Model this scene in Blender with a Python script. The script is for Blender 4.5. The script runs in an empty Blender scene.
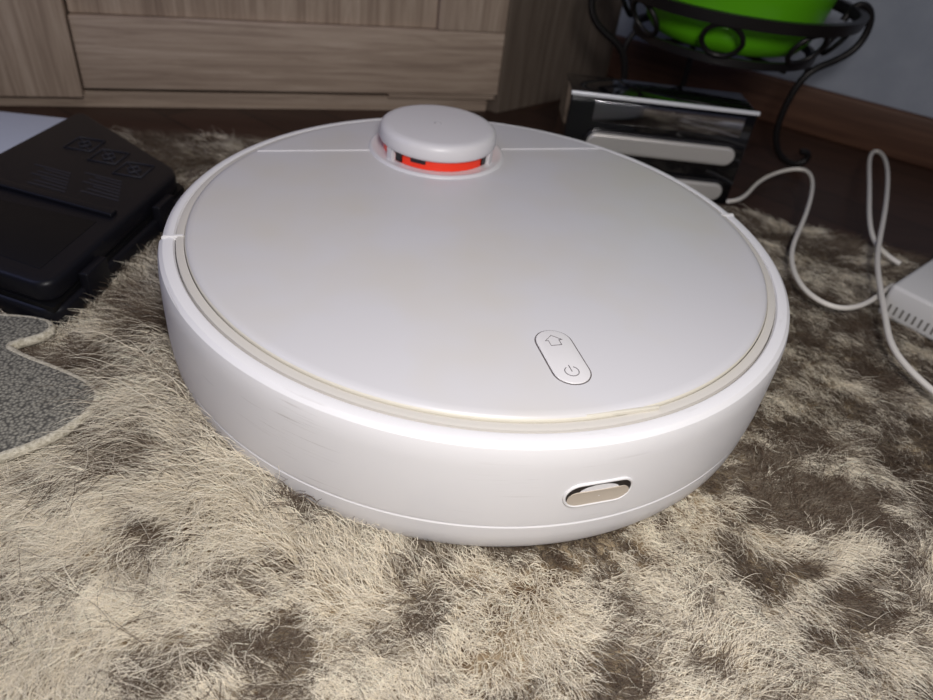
import bpy, bmesh, math, numpy as np
from mathutils import Vector, Matrix
S=bpy.context.scene
COL=S.collection
rng=np.random.default_rng(7)
try:
    S.view_settings.view_transform='Standard'; S.view_settings.look='None'
except Exception: pass

# ---------------------------------------------------------------- helpers
def srgb(r,g,b):
    f=lambda c:(c/255/12.92) if c/255<=.04045 else ((c/255+.055)/1.055)**2.4
    return (f(r),f(g),f(b),1)
def mat(name,col,rough=.5,metal=0,coat=0,spec=.5,**k):
    m=bpy.data.materials.new(name);m.use_nodes=True
    b=m.node_tree.nodes['Principled BSDF']
    b.inputs['Base Color'].default_value=col
    b.inputs['Roughness'].default_value=rough
    b.inputs['Metallic'].default_value=metal
    b.inputs['Coat Weight'].default_value=coat
    b.inputs['Specular IOR Level'].default_value=spec
    for a,v in k.items(): b.inputs[a.replace('_',' ')].default_value=v
    return m
def nodes(m): return m.node_tree.nodes,m.node_tree.links,m.node_tree.nodes['Principled BSDF']
def noise_col(m,c1,c2,scale=(20,20,20),detail=6,lo=.35,hi=.65,bump=0,bdist=.001,rough=.6,dist=0):
    N,L,b=nodes(m)
    tc=N.new('ShaderNodeTexCoord');mp=N.new('ShaderNodeMapping');mp.inputs['Scale'].default_value=scale
    n=N.new('ShaderNodeTexNoise');n.inputs['Scale'].default_value=1;n.inputs['Detail'].default_value=detail
    n.inputs['Roughness'].default_value=rough;n.inputs['Distortion'].default_value=dist
    r=N.new('ShaderNodeValToRGB');r.color_ramp.elements[0].position=lo;r.color_ramp.elements[1].position=hi
    r.color_ramp.elements[0].color=c1;r.color_ramp.elements[1].color=c2
    L.new(tc.outputs['Object'],mp.inputs[0]);L.new(mp.outputs[0],n.inputs['Vector']);L.new(n.outputs['Fac'],r.inputs[0]);L.new(r.outputs[0],b.inputs['Base Color'])
    if bump:
        bp=N.new('ShaderNodeBump');bp.inputs['Strength'].default_value=bump;bp.inputs['Distance'].default_value=bdist
        L.new(n.outputs['Fac'],bp.inputs['Height']);L.new(bp.outputs[0],b.inputs['Normal'])
    return m
def obj(name,bm,m=None,parent=None,smooth=None,mw=None):
    me=bpy.data.meshes.new(name);bmesh.ops.recalc_face_normals(bm,faces=bm.faces);bm.to_mesh(me);bm.free()
    o=bpy.data.objects.new(name,me);COL.objects.link(o)
    if m: me.materials.append(m)
    if parent: o.parent=parent
    if mw is not None:o.matrix_local=mw
    if smooth is not None:
        me.polygons.foreach_set('use_smooth',[True]*len(me.polygons))
        if smooth<180:
            me.set_sharp_from_angle(angle=math.radians(smooth))
    return o
def empty(name,loc=(0,0,0),rz=0):
    e=bpy.data.objects.new(name,None);COL.objects.link(e);e.location=loc;e.rotation_euler=(0,0,rz);e.empty_display_size=.02
    return e
def lathe(name,prof,m,parent=None,n=256,a0=0,a1=360,loc=(0,0,0),smooth=40,closed=False):
    bm=bmesh.new();full=abs(a1-a0)>=360
    k=n if full else n+1
    rings=[]
    for i in range(k):
        a=math.radians(a0+(a1-a0)*i/n)
        rings.append([bm.verts.new((r*math.cos(a)+loc[0],r*math.sin(a)+loc[1],z+loc[2])) for r,z in prof])
    P=len(prof)
    for i in range(n):
        A=rings[i];B=rings[(i+1)%k]
        for j in range(P if closed else P-1):
            j2=(j+1)%P
            bm.faces.new((A[j],B[j],B[j2],A[j2]))
    if not full and closed:
        bm.faces.new(rings[0]);bm.faces.new(rings[-1])
    bmesh.ops.remove_doubles(bm,verts=bm.verts,dist=1e-6)
    return obj(name,bm,m,parent,smooth)
def prism(name,pts,z0,z1,m,parent=None,bev=0,seg=3,smooth=35,cb=0):
    bm=bmesh.new()
    v=[bm.verts.new((x,y,z0)) for x,y in pts]
    f=bm.faces.new(v)
    r=bmesh.ops.extrude_face_region(bm,geom=[f])
    bmesh.ops.translate(bm,verts=[g for g in r['geom'] if isinstance(g,bmesh.types.BMVert)],vec=(0,0,z1-z0))
    bmesh.ops.recalc_face_normals(bm,faces=bm.faces)
    if cb:
        E=[e for e in bm.edges if abs(e.verts[0].co.z-e.verts[1].co.z)>1e-5]
        bmesh.ops.bevel(bm,geom=E,offset=cb,segments=8,profile=.5,affect='EDGES')
    if bev:
        E=[e for e in bm.edges if e.calc_face_angle(0)>.9 or (abs(e.verts[0].co.z-e.verts[1].co.z)<1e-6 and e.calc_face_angle(0)>.5)]
        bmesh.ops.bevel(bm,geom=E,offset=bev,segments=seg,profile=.5,affect='EDGES')
    return obj(name,bm,m,parent,smooth)
def box(name,x0,x1,y0,y1,z0,z1,m,parent=None,bev=0,seg=3,cb=0):
    return prism(name,[(x0,y0),(x1,y0),(x1,y1),(x0,y1)],z0,z1,m,parent,bev,seg,cb=cb)
def capsule_pts(cx,cy,hl,r,n=16,axis='y'):
    P=[]
    for i in range(n+1):
        a=math.pi*i/n; P.append((r*math.cos(a),hl-r+r*math.sin(a)))
    for i in range(n+1):
        a=math.pi+math.pi*i/n; P.append((r*math.cos(a),-(hl-r)+r*math.sin(a)))
    if axis=='x': P=[(y,-x) for x,y in P]
    return [(cx+x,cy+y) for x,y in P]
def tube(name,pts,r,m,parent=None,cyclic=False,spline='NURBS',flat=None,res=6):
    cu=bpy.data.curves.new(name,'CURVE');cu.dimensions='3D';cu.bevel_depth=r;cu.bevel_resolution=4;cu.resolution_u=res
    s=cu.splines.new(spline);s.points.add(len(pts)-1)
    for p,c in zip(s.points,pts): p.co=(*c,1)
    s.use_cyclic_u=cyclic
    if spline=='NURBS':
        s.order_u=4;s.use_endpoint_u=True
    cu.use_fill_caps=True
    cu.materials.append(m)
    t=bpy.data.objects.new(name+"_c",cu);COL.objects.link(t)
    bpy.context.view_layer.update()
    me=bpy.data.meshes.new_from_object(t.evaluated_get(bpy.context.evaluated_depsgraph_get()))
    bpy.data.objects.remove(t)
    o=bpy.data.objects.new(name,me);COL.objects.link(o)
    me.polygons.foreach_set('use_smooth',[True]*len(me.polygons))
    if len(me.materials)==0: me.materials.append(m)
    if parent:o.parent=parent
    return o

# ---------------------------------------------------------------- camera
pi_,ya,ro=.6636,.0107,.1377
fw=Vector((math.sin(ya)*math.cos(pi_),math.cos(ya)*math.cos(pi_),-math.sin(pi_)))
r0=Vector((math.cos(ya),-math.sin(ya),0));u0=r0.cross(fw)
rt=math.cos(ro)*r0+math.sin(ro)*u0;up=-math.sin(ro)*r0+math.cos(ro)*u0
cd=bpy.data.cameras.new("camera");cam=bpy.data.objects.new("camera",cd);COL.objects.link(cam)
cam.matrix_world=Matrix(((rt.x,up.x,-fw.x,0),(rt.y,up.y,-fw.y,-.3763),(rt.z,up.z,-fw.z,.2755),(0,0,0,1)))
cd.sensor_width=36;cd.lens=36*700/933;cd.clip_start=.01;cd.clip_end=50
cd.dof.use_dof=True;cd.dof.focus_distance=.33;cd.dof.aperture_fstop=9
S.camera=cam

# ---------------------------------------------------------------- materials
M_body=mat("white_plastic",srgb(230,228,229),.35,spec=.4)
# scuffed bumper
M_bump=mat("white_bumper_plastic",srgb(232,230,232),.38,spec=.4)
N,L,b=nodes(M_bump)
tc=N.new('ShaderNodeTexCoord');mp=N.new('ShaderNodeMapping');mp.inputs['Scale'].default_value=(30,30,900)
n=N.new('ShaderNodeTexNoise');n.inputs['Scale'].default_value=1;n.inputs['Detail'].default_value=6
r=N.new('ShaderNodeValToRGB');r.color_ramp.elements[0].position=.60;r.color_ramp.elements[1].position=.78
r.color_ramp.elements[0].color=(0,0,0,1);r.color_ramp.elements[1].color=(.5,.5,.5,1)
n2=N.new('ShaderNodeTexNoise');n2.inputs['Scale'].default_value=26;n2.inputs['Detail'].default_value=2
r2=N.new('ShaderNodeValToRGB');r2.color_ramp.elements[0].position=.52;r2.color_ramp.elements[1].position=.64
mu=N.new('ShaderNodeMath');mu.operation='MULTIPLY'
mx=N.new('ShaderNodeMixRGB');mx.inputs[1].default_value=srgb(232,230,232);mx.inputs[2].default_value=srgb(130,118,110)
L.new(tc.outputs['Object'],mp.inputs[0]);L.new(mp.outputs[0],n.inputs['Vector']);L.new(n.outputs['Fac'],r.inputs[0])
L.new(tc.outputs['Object'],n2.inputs['Vector']);L.new(n2.outputs['Fac'],r2.inputs[0])
L.new(r.outputs[0],mu.inputs[0]);L.new(r2.outputs[0],mu.inputs[1]);L.new(mu.outputs[0],mx.inputs[0]);L.new(mx.outputs[0],b.inputs['Base Color'])
M_lid=mat("lid_plastic",srgb(210,208,209),.36,spec=.5)
noise_col(M_lid,srgb(208,203,197),srgb(209,207,210),(9,9,9),3,.3,.55)
M_ring=mat("lid_rim_plastic",srgb(206,201,194),.45)
M_seam=mat("seam_shadow_gap",srgb(100,94,90),.8)
M_red=mat("red_sensor_plastic",srgb(238,56,28),.35,Emission_Color=srgb(255,50,20),Emission_Strength=.08)  # faint emission added to brighten the red plastic, which is no lamp
M_black=mat("black_plastic",srgb(20,20,22),.35)
M_turret=mat("turret_plastic",srgb(214,211,214),.38)
M_icon=mat("icon_ink",srgb(110,105,108),.6)
M_beige=mat("charging_contact",srgb(196,184,170),.4)
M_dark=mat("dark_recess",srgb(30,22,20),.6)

# ================================================================ ROBOT VACUUM
RX,RY,RS=.0032,-.0022,1.022
rob=empty("robot_vacuum",(RX,RY,0),math.radians(20));rob.scale=(RS,RS,1.0)
def shellprof(d):
    return [(.1672,.062),(.1672,.0755),(.1680,.0768),(.1700,.0772),(.1722+d,.0766),(.1742+d,.0748),(.1752+d,.0715),(.1757+d,.064),(.1760+d,.050),(.1760+d,.034),(.1757+d,.0282),(.1745+d,.0272),(.1753+d,.0260),(.1751+d,.0200),(.1742+d,.0130),(.1722+d,.0085),(.1670+d,.0062),(.150,.0062),(.150,.020)]
lathe("front_bumper",shellprof(.0008),M_bump,rob,180,179.3,360.7,smooth=30,closed=True)
lathe("rear_shell",shellprof(-.0004),M_bump,rob,180,1.2,178.8,smooth=30,closed=True)
lathe("chassis",[(0,.008),(.149,.008),(.152,.012),(.1665,.06),(.1667,.0752),(.163,.0752),(0,.0745)],M_seam,rob,192,smooth=30)
lathe("inner_rim",[(.1622,.074),(.1627,.0772),(.1648,.0775),(.1666,.0770),(.1669,.074)],M_ring,rob,256,smooth=40)
lathe("top_lid",[(0,.0800),(.1575,.0800),(.1603,.0797),(.1618,.0789),(.1621,.0775),(.1610,.0750)],M_lid,rob,320,smooth=50)
M_edge=mat("lid_edge_cream",srgb(214,208,194),.5)
lathe("lid_edge",[(.1616,.0790),(.1621,.0787),(.1623,.0780),(.1622,.0765),(.1612,.0762)],M_edge,rob,320,smooth=60)
for k,ang in enumerate((179.2,0.8)):
    a=math.radians(ang)
    bm=bmesh.new();bmesh.ops.create_cube(bm,size=1)
    bmesh.ops.scale(bm,vec=(.0115,.0028,.0030),verts=bm.verts)
    bmesh.ops.bevel(bm,geom=bm.edges[:],offset=.0008,segments=2,affect='EDGES')
    obj("bumper_tab_%d"%(k+1),bm,M_body,rob,40,Matrix.Rotation(a,4,'Z')@Matrix.Translation((.1680,0,.0764)))
TX,TY=-.0022,.103
M_sl=mat("seam_light",srgb(236,234,236),.4)
for k,(xa,xb) in enumerate(((-.121,-.048),(.045,.121))):
    box("hatch_seam_%d"%(k+1),xa,xb,TY-.0003,TY+.0003,.0799,.0804,M_sl,rob)
TL=(TX,TY,0)
lathe("turret_base",[(.0465,.0800),(.0458,.0812),(.0440,.0816),(.0422,.0806),(.039,.0802),(0,.0802)],M_turret,rob,96,loc=TL,smooth=60)
lathe("turret_core",[(0,.0805),(.0362,.0805),(.0362,.0885),(0,.0885)],M_red,rob,96,loc=TL,smooth=30)
lathe("turret_cap",[(0,.0873),(.0380,.0873),(.0390,.0879),(.0396,.0894),(.0394,.0945),(.0385,.0970),(.0364,.0984),(.033,.0988),(0,.0990)],M_turret,rob,128,loc=TL,smooth=50)
def wedge(name,a0,a1,r0_,r1_,z0,z1,m,loc):
    return lathe(name,[(r0_,z0),(r1_,z0),(r1_,z1),(r0_,z1)],m,rob,12,a0,a1,loc,30,True)
for k,a in enumerate((203,322,60,130)):
    wedge("turret_post_%d"%(k+1),a-4,a+4,.035,.0395,.0803,.0880,M_turret,TL)
for k,a in enumerate((213,313)):
    wedge("turret_sensor_%d"%(k+1),a-4,a+4,.0355,.0372,.0812,.0878,M_black,TL)
wedge("turret_lens",228,244,.0355,.0370,.0842,.0878,mat("lens_dark",srgb(40,30,35),.15),TL)
tube("turret_logo",[(TX-.003,TY-.002,.0991),(TX-.003,TY+.001,.0991),(TX+.001,TY+.001,.0991),(TX+.001,TY-.002,.0991)],.00025,mat("logo_grey",srgb(170,166,170),.4),rob,spline='POLY')
BY=-.1245
def capsule_obj(name,cx,cy,hl,r,z0,z1,m,bev,parent=rob):
    return prism(name,capsule_pts(cx,cy,hl,r),z0,z1,m,parent,bev,3)
capsule_obj("button_gap",0,BY,.0195,.0091,.0798,.08012,mat("button_gap_dark",srgb(100,94,94),.6),0)
capsule_obj("button_plate",0,BY,.0190,.0085,.0799,.0806,mat("button_white",srgb(224,221,222),.3),.0004)
ic=.0807
tube("home_icon",[(-.0026,BY+.0075,ic),(-.0026,BY+.0112,ic),(-.0042,BY+.0112,ic),(0,BY+.0148,ic),(.0042,BY+.0112,ic),(.0026,BY+.0112,ic),(.0026,BY+.0075,ic)],.0002,M_icon,rob,True,'POLY')
tube("power_icon_ring",[(.0032*math.sin(t),BY-.0110+.0032*math.cos(t),ic) for t in np.linspace(.55,2*math.pi-.55,20)],.0002,M_icon,rob,False,'POLY')
tube("power_icon_bar",[(0,BY-.0113,ic),(0,BY-.0070,ic)],.0002,M_icon,rob,False,'POLY')
def patch(name,s0,zc,hw,hh,off0,off1,m,R=.1769,n=14,cut=None):
    pts=capsule_pts(0,0,hw,hh,n,'x')
    if cut: pts=[(x,min(max(y,cut[0]),cut[1])) for x,y in pts]
    bm=bmesh.new();A=[];B=[]
    for x,y in pts:
        a=math.radians(270)+(s0+x)/R
        for lst,off in((A,off0),(B,off1)):
            lst.append(bm.verts.new(((R+off)*math.cos(a),(R+off)*math.sin(a),zc+y)))
    n2=len(pts)//2
    for lst in(A,B):
        for i in range(n2-1):
            q=[lst[i],lst[i+1],lst[-2-i],lst[-1-i]]
            try: bm.faces.new(q)
            except Exception: pass
    for i in range(len(pts)):
        j=(i+1)%len(pts)
        try: bm.faces.new((A[i],A[j],B[j],B[i]))
        except Exception: pass
    bmesh.ops.remove_doubles(bm,verts=bm.verts,dist=1e-6)
    return obj(name,bm,m,rob,35)
DS=.0025;DZ=.0470
patch("charge_window_shade",DS,DZ,.0154,.0064,-.001,.0003,M_dark)  # dark overlay paints the slot's shaded interior; no hollow is cut
patch("charge_window_contact",DS+.0002,DZ-.0022,.0146,.0041,-.001,.0005,M_beige)
R=.1769
ringp=[]
for x,y in capsule_pts(0,0,.0159,.0069,12,'x'):
    a=math.radians(270)+(DS+x)/R
    ringp.append(((R+.0001)*math.cos(a),(R+.0001)*math.sin(a),DZ+y))
tube("charge_window_frame",ringp,.0007,M_body,rob,True,'POLY')
box("lid_notch",-.004,.030,-.1620,-.1604,.0770,.0793,M_edge,rob,.0004)
for k,x in enumerate((-.1,.1)):
    bm=bmesh.new();bmesh.ops.create_cone(bm,cap_ends=True,segments=32,radius1=.021,radius2=.021,depth=.018)
    obj("wheel_%d"%(k+1),bm,M_black,rob,40,Matrix.Translation((x,0,.0215))@Matrix.Rotation(math.pi/2,4,'Y'))

# ================================================================ ROOM SHELL
FZ=-.012
M_floor=mat("dark_parquet",srgb(70,45,35),.4,spec=.3)
N,L,b=nodes(M_floor)
tc=N.new('ShaderNodeTexCoord');mp=N.new('ShaderNodeMapping');mp.inputs['Rotation'].default_value=(0,0,.6)
br=N.new('ShaderNodeTexBrick');br.inputs['Scale'].default_value=1;br.inputs['Brick Width'].default_value=.45;br.inputs['Row Height'].default_value=.07
br.inputs['Mortar Size'].default_value=.001;br.inputs['Color1'].default_value=srgb(76,52,42);br.inputs['Color2'].default_value=srgb(60,42,34);br.inputs['Mortar'].default_value=srgb(22,15,12)
mp2=N.new('ShaderNodeMapping');mp2.inputs['Rotation'].default_value=(0,0,.6);mp2.inputs['Scale'].default_value=(8,90,8)
nz=N.new('ShaderNodeTexNoise');nz.inputs['Scale'].default_value=1;nz.inputs['Detail'].default_value=5
mx=N.new('ShaderNodeMixRGB');mx.blend_type='MULTIPLY';mx.inputs[0].default_value=.5
L.new(tc.outputs['Object'],mp.inputs[0]);L.new(mp.outputs[0],br.inputs['Vector']);L.new(tc.outputs['Object'],mp2.inputs[0]);L.new(mp2.outputs[0],nz.inputs['Vector'])
L.new(br.outputs['Color'],mx.inputs[1]);L.new(nz.outputs['Fac'],mx.inputs[2]);L.new(mx.outputs[0],b.inputs['Base Color'])
box("floor",-1.6,1.9,-1.6,1.5,FZ-.05,FZ,M_floor)
wd=Vector((.88,-.476)).normalized();wn=Vector((-wd.y,wd.x))
P0=Vector((.43,.523))
def wallquad(name,s0,s1,t0,t1,z0,z1,m,bev=0):
    c=[P0+wd*s0+wn*t0,P0+wd*s1+wn*t0,P0+wd*s1+wn*t1,P0+wd*s0+wn*t1]
    return prism(name,[tuple(p) for p in c],z0,z1,m,None,bev)
M_wall=mat("painted_wall",srgb(150,155,170),.8)
noise_col(M_wall,srgb(148,154,168),srgb(160,165,178),(30,30,30),5,.3,.7,.15,.001)
wallquad("wall_back",-1.2,1.3,0,.08,FZ,2.4,M_wall)
M_bb=mat("baseboard_wood",srgb(110,70,48),.5,spec=.3)
noise_col(M_bb,srgb(72,47,36),srgb(102,72,56),(6,6,120),5,.3,.7)
wallquad("baseboard_back",-1.2,1.3,-.014,0,FZ,.042,M_bb,.003)

# ================================================================ CABINET
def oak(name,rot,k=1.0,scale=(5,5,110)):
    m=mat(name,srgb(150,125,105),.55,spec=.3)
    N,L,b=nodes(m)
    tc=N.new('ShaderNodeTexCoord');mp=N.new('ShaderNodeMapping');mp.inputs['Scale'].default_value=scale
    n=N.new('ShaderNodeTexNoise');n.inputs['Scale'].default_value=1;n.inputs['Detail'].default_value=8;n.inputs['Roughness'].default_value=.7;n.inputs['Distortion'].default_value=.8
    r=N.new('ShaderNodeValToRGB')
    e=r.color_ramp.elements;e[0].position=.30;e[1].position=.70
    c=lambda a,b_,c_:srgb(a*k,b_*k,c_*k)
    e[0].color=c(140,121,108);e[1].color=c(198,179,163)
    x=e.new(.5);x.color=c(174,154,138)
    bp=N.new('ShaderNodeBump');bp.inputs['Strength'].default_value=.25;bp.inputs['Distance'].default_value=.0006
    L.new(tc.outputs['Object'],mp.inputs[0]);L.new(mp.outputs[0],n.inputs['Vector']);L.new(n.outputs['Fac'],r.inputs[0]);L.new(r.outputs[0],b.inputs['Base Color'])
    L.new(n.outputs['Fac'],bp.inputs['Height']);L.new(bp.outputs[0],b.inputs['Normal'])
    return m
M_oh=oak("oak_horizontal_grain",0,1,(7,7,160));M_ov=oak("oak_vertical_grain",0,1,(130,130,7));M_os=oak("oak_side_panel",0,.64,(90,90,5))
ang=math.atan2(.173,.484)
cab=empty("oak_cabinet",(.006,.448,FZ),ang)
W=1.15
side=Vector((math.cos(math.radians(46)-ang),math.sin(math.radians(46)-ang)))*.20
car=[(-W,.018),(0,.018),(side.x,side.y+.010),(side.x-.02,side.y+.03),(-W,side.y+.03)]
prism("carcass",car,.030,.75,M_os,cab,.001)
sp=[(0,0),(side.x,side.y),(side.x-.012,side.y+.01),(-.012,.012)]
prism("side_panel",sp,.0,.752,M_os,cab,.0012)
box("plinth",-W,-.012,.006,.02,.000,.0165,M_oh,cab,.0012)
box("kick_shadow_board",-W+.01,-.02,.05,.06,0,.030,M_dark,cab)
box("frame_stile_left",-.62,-.437,-.006,.017,.014,.74,M_ov,cab,.0012)
box("bottom_rail",-.435,-.004,-.004,.017,.0225,.090,M_oh,cab,.0012)
box("plinth_cap",-.130,-.006,.000,.0165,.0160,.0220,M_oh,cab,.0006)
box("frame_stile_right",-.080,-.004,-.0035,.017,.0905,.74,M_ov,cab,.0012)
box("door_panel",-.435,-.0805,.003,.017,.0905,.74,M_ov,cab,.001)
box("far_door",-W,-.622,-.004,.017,.020,.74,M_ov,cab,.0012)
box("cabinet_top",-W-.005,side.x*.1,-.012,side.y+.03,.752,.775,M_oh,cab,.002)

# ================================================================ BLACK RADIO BOX
M_gb=mat("gloss_black",srgb(14,14,17),.08,coat=1)
M_chr=mat("brushed_silver",srgb(235,235,240),.3,metal=.2)
M_silver=mat("silver_bar",srgb(216,212,208),.3,metal=.5)
spk=empty("black_tabletop_radio",(.066,.240,.0),math.atan2(.010,.164))
w=.166
box("housing",0,w,0,.055,0,.088,M_gb,spk,.002)
box("chrome_top_trim",-.0003,w+.0003,-.0014,.0016,.0860,.0892,M_chr,spk,.0006)
M_refl=mat("reflection_strip",srgb(190,190,196),.12,metal=1)
box("reflection_strip",.022,w-.010,-.0006,.001,.065,.083,M_refl,spk,.0003)  # added silvery strip stands in for bright reflections on the glossy black front
def bar(name,cx,cz,hl,r,m,y0,y1):
    pts=capsule_pts(cx,cz,hl,r,12,'x')
    bm=bmesh.new();v=[bm.verts.new((x,y0,z)) for x,z in pts];f=bm.faces.new(v)
    rr=bmesh.ops.extrude_face_region(bm,geom=[f]);bmesh.ops.translate(bm,verts=[g for g in rr['geom'] if isinstance(g,bmesh.types.BMVert)],vec=(0,y1-y0,0))
    bmesh.ops.recalc_face_normals(bm,faces=bm.faces)
    E=[e for e in bm.edges if e.calc_face_angle(0)>.9];bmesh.ops.bevel(bm,geom=E,offset=.0022,segments=5,affect='EDGES')
    return obj(name,bm,m,spk,60)
M_rim=mat("dark_rim",srgb(90,88,90),.25,metal=.9)
bar("silver_handle_upper_rim",.088,.0485,.070,.0108,M_rim,-.0045,.001)
bar("silver_handle_upper",.088,.0485,.0675,.0084,M_silver,-.0075,0)
bar("silver_handle_lower_rim",.088,.014,.070,.0108,M_rim,-.0045,.001)
bar("silver_handle_lower",.088,.014,.0675,.0084,M_silver,-.0075,0)

# ================================================================ PLANT STAND + POT
M_iron=mat("dark_wrought_iron",srgb(36,33,33),.4,metal=.5)
st=empty("wrought_iron_plant_stand",(.222,.395,FZ),0)
RZ=.153-FZ
lathe("upper_ring",[(.1125,RZ-.003),(.1135,RZ-.006),(.120,RZ-.006),(.122,RZ+.004),(.1145,RZ+.004)],M_iron,st,96,smooth=30,closed=True)
lathe("lower_ring",[(.086,RZ-.044),(.091,RZ-.044),(.091,RZ-.037),(.086,RZ-.037)],M_iron,st,96,smooth=30,closed=True)
for k,a in enumerate((2,92,184)):
    a=math.radians(a)
    prof=[(.112,RZ-.010),(.116,RZ+.004),(.126,RZ+.008),(.137,RZ+.000),(.141,RZ-.016),(.137,RZ-.034),(.121,RZ-.048),(.104,RZ-.056),(.092,RZ-.070),(.086,.055),(.092,.025),(.108,.008),(.125,.004),(.137,.012),(.133,.022),(.124,.020)]
    tube("scroll_leg_%d"%(k+1),[(r_*math.cos(a),r_*math.sin(a),z) for r_,z in prof],.0036,M_iron,st)
    tube("leg_brace_%d"%(k+1),[(.088*math.cos(a),.088*math.sin(a),RZ-.041),(.098*math.cos(a),.098*math.sin(a),RZ-.055),(.096*math.cos(a),.096*math.sin(a),RZ-.064)],.0028,M_iron,st)
for k in range(8):
    a=math.radians(-106+k*45)
    c=Vector((.104*math.cos(a),.104*math.sin(a),RZ-.0205));tg=Vector((-math.sin(a),math.cos(a),0));tz=Vector((.45*math.cos(a),.45*math.sin(a),.75)).normalized()
    tube("loop_%d"%(k+1),[tuple(c+tg*.018*math.cos(t)+tz*.0175*math.sin(t)) for t in np.linspace(0,2*math.pi,16,endpoint=False)],.0024,M_iron,st,True)
for k in range(2):
    a=math.radians(30+90*k)
    tube("cross_bar_%d"%(k+1),[(-.088*math.cos(a),-.088*math.sin(a),RZ-.042-.003*k),(.088*math.cos(a),.088*math.sin(a),RZ-.042-.003*k)],.0025,M_iron,st,False,'POLY')
M_green=mat("green_glazed_plastic",srgb(92,172,22),.3,spec=.5)
pot=empty("green_flower_pot",(.222,.395,0))
pb=.1140
lathe("pot_body",[(0,pb),(.066,pb),(.074,pb+.003),(.081,pb+.012),(.086,pb+.03),(.094,pb+.08),(.101,pb+.14),(.105,pb+.14),(.106,pb+.155),(.101,pb+.156),(.098,pb+.14),(0,pb+.135)],M_green,pot,96,smooth=40)
M_soil=mat("soil",srgb(50,36,26),.9);noise_col(M_soil,srgb(35,24,18),srgb(75,56,40),(150,150,150),6,.35,.65,.6,.003)
lathe("soil",[(0,pb+.142),(.098,pb+.1395)],M_soil,pot,64)

# ================================================================ BLACK CASE (left)
M_case=mat("matte_black_plastic",srgb(17,17,23),.42,spec=.3)
M_emb=mat("embossed_grey",srgb(48,48,56),.5,spec=.3)
M_case2=mat("black_recess",srgb(9,9,12),.5,spec=.3)
cs=empty("black_plastic_case",(-.232,-.066,.0005),math.radians(86.5))
Lc=.170
poly=[(0,0),(Lc,0),(Lc+.085,.132),(.03,.145)]
prism("lower_shell",poly,.0,.018,M_case,cs,.003,3,cb=.014)
poly2=[(.004,.004),(Lc-.002,.004),(Lc+.078,.128),(.032,.140)]
prism("upper_shell",poly2,.020,.034,M_case,cs,.003,3,cb=.012)
prism("seam",[(.003,.003),(Lc-.001,.003),(Lc+.080,.129),(.031,.141)],.017,.021,M_case2,cs)
prism("recess_panel",[(.020,.018),(.080,.018),(.090,.115),(.045,.125)],.0338,.0343,M_case2,cs,.0002)
prism("handle_ridge",[(.087,.012),(.095,.012),(.113,.118),(.105,.118)],.0335,.0368,M_case,cs,.001)
for k in range(3):
    cx,cy=.158+k*.014,.034+k*.027
    h=.0105
    tube("icon_frame_%d"%k,[(cx-h,cy-h,.0343),(cx+h,cy-h,.0343),(cx+h,cy+h,.0343),(cx-h,cy+h,.0343)],.0005,M_emb,cs,True,'POLY')
    tube("icon_slash_%d"%k,[(cx-h,cy-h,.0343),(cx+h,cy+h,.0343)],.0005,M_emb,cs,False,'POLY')
    tube("icon_shape_%d"%k,[(cx-.006,cy,.0343),(cx,cy+.005,.0343),(cx+.006,cy,.0343),(cx,cy-.005,.0343)],.0007,M_emb,cs,True,'POLY')
for k in range(7):
    x0=.110+k*.0044
    for j in range(2):
        ya_=.020+j*.038+k*.002
        prism("text_line_%d_%d"%(k,j),[(x0,ya_),(x0+.0015,ya_),(x0+.0015+.005,ya_+.030-(k%3)*.004),(x0+.005,ya_+.030-(k%3)*.004)],.0339,.0342,M_emb,cs)
for k,xx in enumerate((.03,.120)):
    box("latch_%d"%(k+1),xx,xx+.022,-.003,.003,.008,.028,M_case,cs,.001)

M_pap=mat("white_cardboard",srgb(190,196,212),.6)
wb=empty("white_cardboard_box",(-.422,.140,.0006),math.radians(4))
box("box_body",-.14,.058,-.02,.060,0,.012,M_pap,wb,.001)
box("box_lid",-.141,.059,-.021,.061,.010,.018,M_pap,wb,.001)

# ================================================================ MOP PAD
M_pad=mat("grey_microfiber",srgb(128,128,118),.95,spec=.1)
N,L,b=nodes(M_pad)
tc=N.new('ShaderNodeTexCoord');v=N.new('ShaderNodeTexVoronoi');v.inputs['Scale'].default_value=620
r=N.new('ShaderNodeValToRGB');r.color_ramp.elements[0].color=srgb(172,168,156);r.color_ramp.elements[1].color=srgb(86,84,80);r.color_ramp.elements[1].position=.75
bp=N.new('ShaderNodeBump');bp.inputs['Strength'].default_value=.7;bp.inputs['Distance'].default_value=.0008;bp.invert=True
L.new(tc.outputs['Object'],v.inputs['Vector']);L.new(v.outputs['Distance'],r.inputs[0]);L.new(r.outputs[0],b.inputs['Base Color']);L.new(v.outputs['Distance'],bp.inputs['Height']);L.new(bp.outputs[0],b.inputs['Normal'])
M_trim=mat("pad_binding",srgb(190,184,165),.95,spec=.1)
noise_col(M_trim,srgb(166,158,140),srgb(212,205,188),(500,500,500),3,.35,.65,.8,.001)
pad=empty("mop_pad",(0,0,.0085))
raw=[(-.265,-.066),(-.243,-.063),(-.233,-.069),(-.234,-.078),(-.248,-.088),(-.246,-.093),(-.230,-.099),(-.212,-.104),(-.195,-.110),(-.184,-.117),(-.181,-.128),(-.187,-.145),(-.199,-.160),(-.222,-.178),(-.26,-.192),(-.30,-.197),(-.335,-.19),(-.36,-.165),(-.365,-.13),(-.352,-.105),(-.325,-.095),(-.318,-.085),(-.31,-.072),(-.29,-.065)]
prism("pad_fabric",raw,0,.0055,M_pad,pad,.0012)
tube("pad_edge_binding",[(x,y,.0028) for x,y in raw],.0028,M_trim,pad,True)

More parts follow.
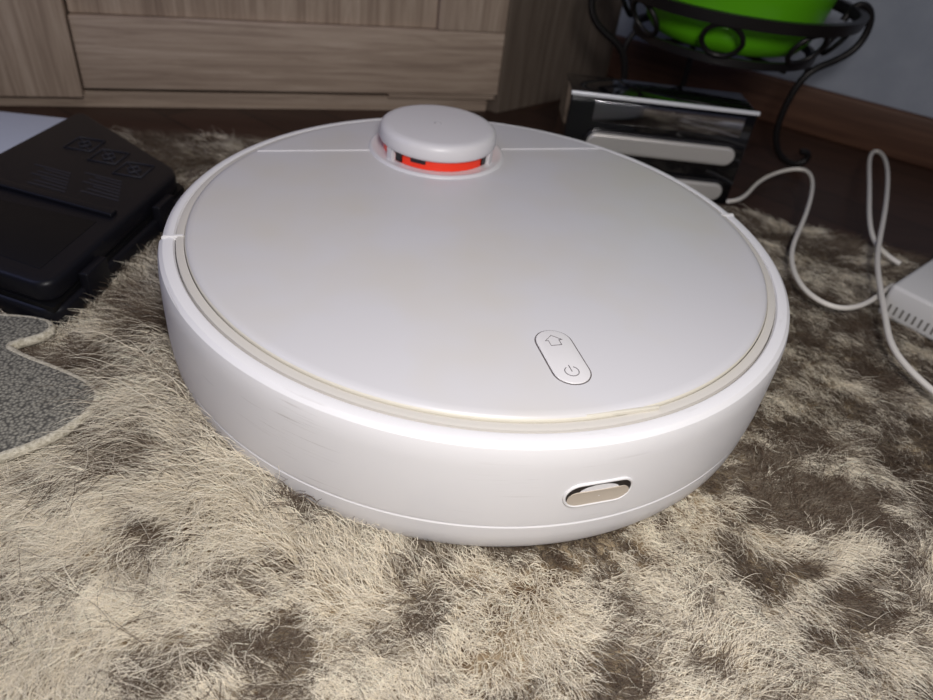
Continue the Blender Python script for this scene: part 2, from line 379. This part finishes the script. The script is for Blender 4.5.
# ================================================================ CABLES & ADAPTER
M_cab=mat("white_cable",srgb(222,216,208),.45)
c1=[(.222,.222,.016),(.240,.232,.014),(.262,.285,.010),(.300,.325,.012),(.330,.330,.018),(.322,.285,.016),(.285,.200,.016),(.256,.145,.018),(.243,.100,.020),(.244,.068,.020),(.262,.050,.020),(.290,.066,.020),(.312,.092,.018),(.325,.106,.016)]
cab1=empty("power_cable");tube("cable_run",c1,.0019,M_cab,cab1,res=12)
c2=[(.350,.148,.014),(.338,.160,.016),(.335,.185,.018),(.372,.280,.022),(.412,.385,.018),(.436,.422,.014),(.438,.405,.016),(.418,.345,.020),(.365,.225,.022),(.322,.140,.022),(.302,.080,.024),(.288,.035,.024),(.280,.005,.022),(.292,-.035,.020),(.33,-.09,.018),(.40,-.13,.016)]
cab2=empty("charging_cable");tube("cable_run",c2,.0021,M_cab,cab2,res=12)
M_ad=mat("adapter_white",srgb(206,204,202),.4)
u=Vector((.72,.694));vv=Vector((.694,-.72))
ad=empty("power_adapter",(.308,.082,.004),math.atan2(vv.y,vv.x))
box("adapter_body",0,.075,0,.105,0,.026,M_ad,ad,.003,3,.004)
M_vent=mat("vent_dark",srgb(120,116,112),.6)
for k in range(14):
    x=.006+k*.0046
    box("vent_%d"%k,x,x+.0016,-.0003,.001,.005,.012,M_vent,ad)
box("adapter_label",.02,.06,.03,.08,.0259,.0262,mat("label_grey",srgb(190,188,188),.5),ad)

# ================================================================ SHEEPSKIN RUG
RC=(0.02,-.14);RA,RB=.60,.43
def rug_r(th):
    return 1+.035*np.sin(3*th+1)+.03*np.sin(5*th+.5)+.02*np.sin(9*th)
M_rug=mat("sheepskin_hide",srgb(150,130,105),.95,spec=.1);noise_col(M_rug,srgb(90,72,56),srgb(165,148,122),(40,40,40),6,.4,.6,.5,.004)
rug=empty("sheepskin_rug")
bm=bmesh.new()
K=120;R_=18
cen=bm.verts.new((RC[0],RC[1],0))
rows=[]
for j in range(1,R_+1):
    row=[]
    for i in range(K):
        th=2*math.pi*i/K;rr=j/R_*float(rug_r(np.array(th)))
        z=0 if j<R_ else -.004
        row.append(bm.verts.new((RC[0]+RA*rr*math.cos(th),RC[1]+RB*rr*math.sin(th),z)))
    rows.append(row)
lowr=[bm.verts.new((v_.co.x,v_.co.y,FZ+.0005)) for v_ in rows[-1]]
for i in range(K):
    j=(i+1)%K
    bm.faces.new((cen,rows[0][i],rows[0][j]))
    for a in range(R_-1): bm.faces.new((rows[a][i],rows[a+1][i],rows[a+1][j],rows[a][j]))
    bm.faces.new((rows[-1][i],lowr[i],lowr[j],rows[-1][j]))
bm.faces.new(lowr)
obj("rug_hide",bm,M_rug,rug,60)
T=rng.random((256,256))
def vn(x,y):
    xi=np.floor(x).astype(int);yi=np.floor(y).astype(int);fx=x-xi;fy=y-yi
    fx=fx*fx*(3-2*fx);fy=fy*fy*(3-2*fy)
    g=lambda a,b_:T[a%256,b_%256]
    return (g(xi,yi)*(1-fx)+g(xi+1,yi)*fx)*(1-fy)+(g(xi,yi+1)*(1-fx)+g(xi+1,yi+1)*fx)*fy
def fbm(x,y,o=4):
    s=0;a=.5;t=0
    for k in range(o):
        s=s+a*vn(x*2**k+17.3*k,y*2**k+5.1*k);t+=a;a*=.6
    return s/t
NC=370000
x=np.concatenate([rng.uniform(-.40,.42,int(NC*.82)),rng.uniform(-.62,.66,int(NC*.18))])
y=np.concatenate([rng.uniform(-.34,.26,int(NC*.82)),rng.uniform(-.58,.32,int(NC*.18))])
th=np.arctan2((y-RC[1])/RB,(x-RC[0])/RA);rr=np.hypot((x-RC[0])/RA,(y-RC[1])/RB)
keep=rr<rug_r(th)*.995
keep&=np.hypot(x-RX,y-RY)>.168
def inpoly(px,py,P):
    c=np.zeros(len(px),bool);n_=len(P)
    for i in range(n_):
        x1,y1=P[i];x2,y2=P[(i+1)%n_]
        cond=((y1>py)!=(y2>py))&(px<(x2-x1)*(py-y1)/((y2-y1)+1e-12)+x1)
        c^=cond
    return c
def toworld(o,P):
    a=o.rotation_euler[2];return [(o.location.x+math.cos(a)*p[0]-math.sin(a)*p[1],o.location.y+math.sin(a)*p[0]+math.cos(a)*p[1]) for p in P]
padin=inpoly(x,y,raw)
casein=inpoly(x,y,toworld(cs,[(.004,.004),(Lc-.004,.004),(Lc+.080,.128),(.030,.140)]))
adin=inpoly(x,y,toworld(ad,[(.004,.004),(.07,.004),(.07,.10),(.004,.10)]))
boxin=inpoly(x,y,toworld(spk,[(0,0),(w,0),(w,.055),(0,.055)]))
wbin=inpoly(x,y,toworld(wb,[(-.14,-.02),(.058,-.02),(.058,.060),(-.14,.060)]))
keep&=~(padin|casein|adin|boxin|wbin)
x=x[keep];y=y[keep];n_=len(x)
cs_=.0055
gi=np.floor(x/cs_).astype(int);gj=np.floor(y/cs_).astype(int)
J1=rng.random((256,256));J2=rng.random((256,256));J3=rng.random((256,256));J4=rng.random((256,256))
best=np.full(n_,9.);bx=np.zeros(n_);by=np.zeros(n_);ba=np.zeros(n_);bl=np.zeros(n_)
for di in(-1,0,1):
    for dj in(-1,0,1):
        a=(gi+di);b_=(gj+dj);h1=J1[a%256,b_%256];h2=J2[a%256,b_%256]
        cx=(a+h1)*cs_;cy=(b_+h2)*cs_;d=np.hypot(x-cx,y-cy);mk=d<best
        best=np.where(mk,d,best);bx=np.where(mk,cx,bx);by=np.where(mk,cy,by);ba=np.where(mk,J3[a%256,b_%256],ba);bl=np.where(mk,J4[a%256,b_%256],bl)
flow=-math.pi/2+ (fbm(x*9+3,y*9+9,3)-.5)*10.0
angc=flow+(ba-.5)*1.4
left=np.clip((-.04-x)/.12,0,1)*np.clip((.04-y)/.1,0,1)
length=.0070+.007*fbm(bx*14+50,by*14+20,3)+.003*bl
length=length*(1+.9*left)
rd0=np.hypot(x-RX,y-RY)
near=np.clip((rd0-.18)/.02,0,1)
# pile pushed up against the robot on its left-front side
az=np.arctan2(y-RY,x-RX)
sidef=np.clip(np.cos(az-math.radians(215))*1.6-.35,0,1)
heap=sidef*np.clip(1-(rd0-.178)/.045,0,1)
near=np.maximum(near,sidef)
length*=.6+.4*near
lean=1.0+.25*(ba-.5)
px_n=6
P=np.zeros((n_,px_n,3),np.float32)
rand=rng.random((n_,6))
str_ang=angc+(rand[:,0]-.5)*2.0
clump=.5*rand[:,1]
stray=rand[:,5]>.92
clump=np.where(stray,0,clump);length=np.where(stray,length*1.6,length)
ph=rand[:,2]*6.28;amp=.0007+.0014*rand[:,3]
for k in range(px_n):
    t=k/(px_n-1)
    hz=length*(lean*(t**1.1))
    dx=np.cos(str_ang)*hz;dy=np.sin(str_ang)*hz
    sx=x+dx;sy=y+dy
    tx=bx+np.cos(angc)*hz*1.02;ty=by+np.sin(angc)*hz*1.02
    m_=clump*t**.8
    P[:,k,0]=sx*(1-m_)+tx*m_+amp*np.sin(ph+t*8)*t
    P[:,k,1]=sy*(1-m_)+ty*m_+amp*np.cos(ph*1.7+t*7)*t
    P[:,k,2]=((.0085+.35*length)*.62*(1+1.9*heap))*(1-(1-t)**1.8)*(1-.22*t)*(.65+.6*rand[:,4])*(.6+.4*near)+.0001
ins=(np.hypot(P[:,:,0]-RX,P[:,:,1]-RY)<.1795)
zl=(.009+.012*sidef)[:,None]
P[:,:,2]=np.where(ins&(P[:,:,2]>zl),zl,P[:,:,2])
X=P[:,:,0];Y=P[:,:,1]
big=fbm(bx*8+2,by*10+31,3);mid=fbm(x*40+11,y*54+7,4);fine=fbm(x*200+1,y*220+2,3)
dens=big*.22+mid*.45+fine*.33
bias=.050*np.clip((y+.08)/.2,-.8,1)+.045*np.clip((-x-.10)/.10,0,1)*np.clip((y+.12)/.12,0,1)+.022*np.clip((x-.08)/.15,0,1)
dark=np.clip((dens+bias-.455)/.065,0,1)
jit=(rand[:,0]-.5)*.3
dark=np.clip(dark+jit*.6,0,1)[:,None]
t=np.linspace(0,1,px_n)[None,:]
cream=np.array(srgb(244,235,217)[:3]);brown=np.array(srgb(86,71,60)[:3]);root=np.array(srgb(226,213,190)[:3])
dk=(dark*(.6+.4*np.clip(t*1.6,0,1)))[:,:,None]
base=cream*(t[:,:,None])+root*(1-t[:,:,None])
colr=base*(1-dk)+brown*dk
colr*= (0.82+.36*rand[:,3])[:,None,None]
RGBA=np.ones((n_,px_n,4),np.float32);RGBA[:,:,:3]=np.clip(colr,0,.95)
hc=bpy.data.hair_curves.new("fur")
hc.add_curves([px_n]*n_)
hc.attributes['position'].data.foreach_set('vector',P.reshape(-1))
rd=hc.attributes.get('radius') or hc.attributes.new('radius','FLOAT','POINT')
rv=np.repeat((np.array([1,1,.9,.75,.5,.2])*.00013)[None,:],n_,0).astype(np.float32)*(.7+.6*rand[:,4:5]).astype(np.float32)
rd.data.foreach_set('value',rv.reshape(-1))
ca=hc.attributes.new('furcol','FLOAT_COLOR','POINT');ca.data.foreach_set('color',RGBA.reshape(-1))
M_fur=mat("sheepskin_fur",srgb(180,160,130),.85,spec=.05)
N,L,b=nodes(M_fur);at=N.new('ShaderNodeAttribute');at.attribute_name='furcol';L.new(at.outputs['Color'],b.inputs['Base Color'])
hc.materials.append(M_fur)
ho=bpy.data.objects.new("fur_strands",hc);COL.objects.link(ho);ho.parent=rug

# ================================================================ LIGHTS
def area(name,loc,tgt,size,power,col,sy=None):
    l=bpy.data.lights.new(name,'AREA');l.energy=power;l.color=col;l.size=size
    if sy: l.shape='RECTANGLE';l.size_y=sy
    o=bpy.data.objects.new(name,l);COL.objects.link(o);o.location=loc
    o.rotation_euler=(Vector(tgt)-Vector(loc)).to_track_quat('-Z','Y').to_euler();return o
area("phone_light",(.06,-.44,.42),(.03,-.10,.03),.12,2.5,(1,.97,.94))
area("room_lamp",(.3,-.7,1.9),(0,0,0),.4,4.6,(1,.95,.89))
area("window_glow",(-1.1,.0,1.0),(0,0,.05),.8,2.8,(.45,.52,1))
wd_=bpy.data.worlds.new("world");S.world=wd_;wd_.use_nodes=True
bg=wd_.node_tree.nodes['Background'];bg.inputs[0].default_value=(.45,.5,.75,1);bg.inputs[1].default_value=.09
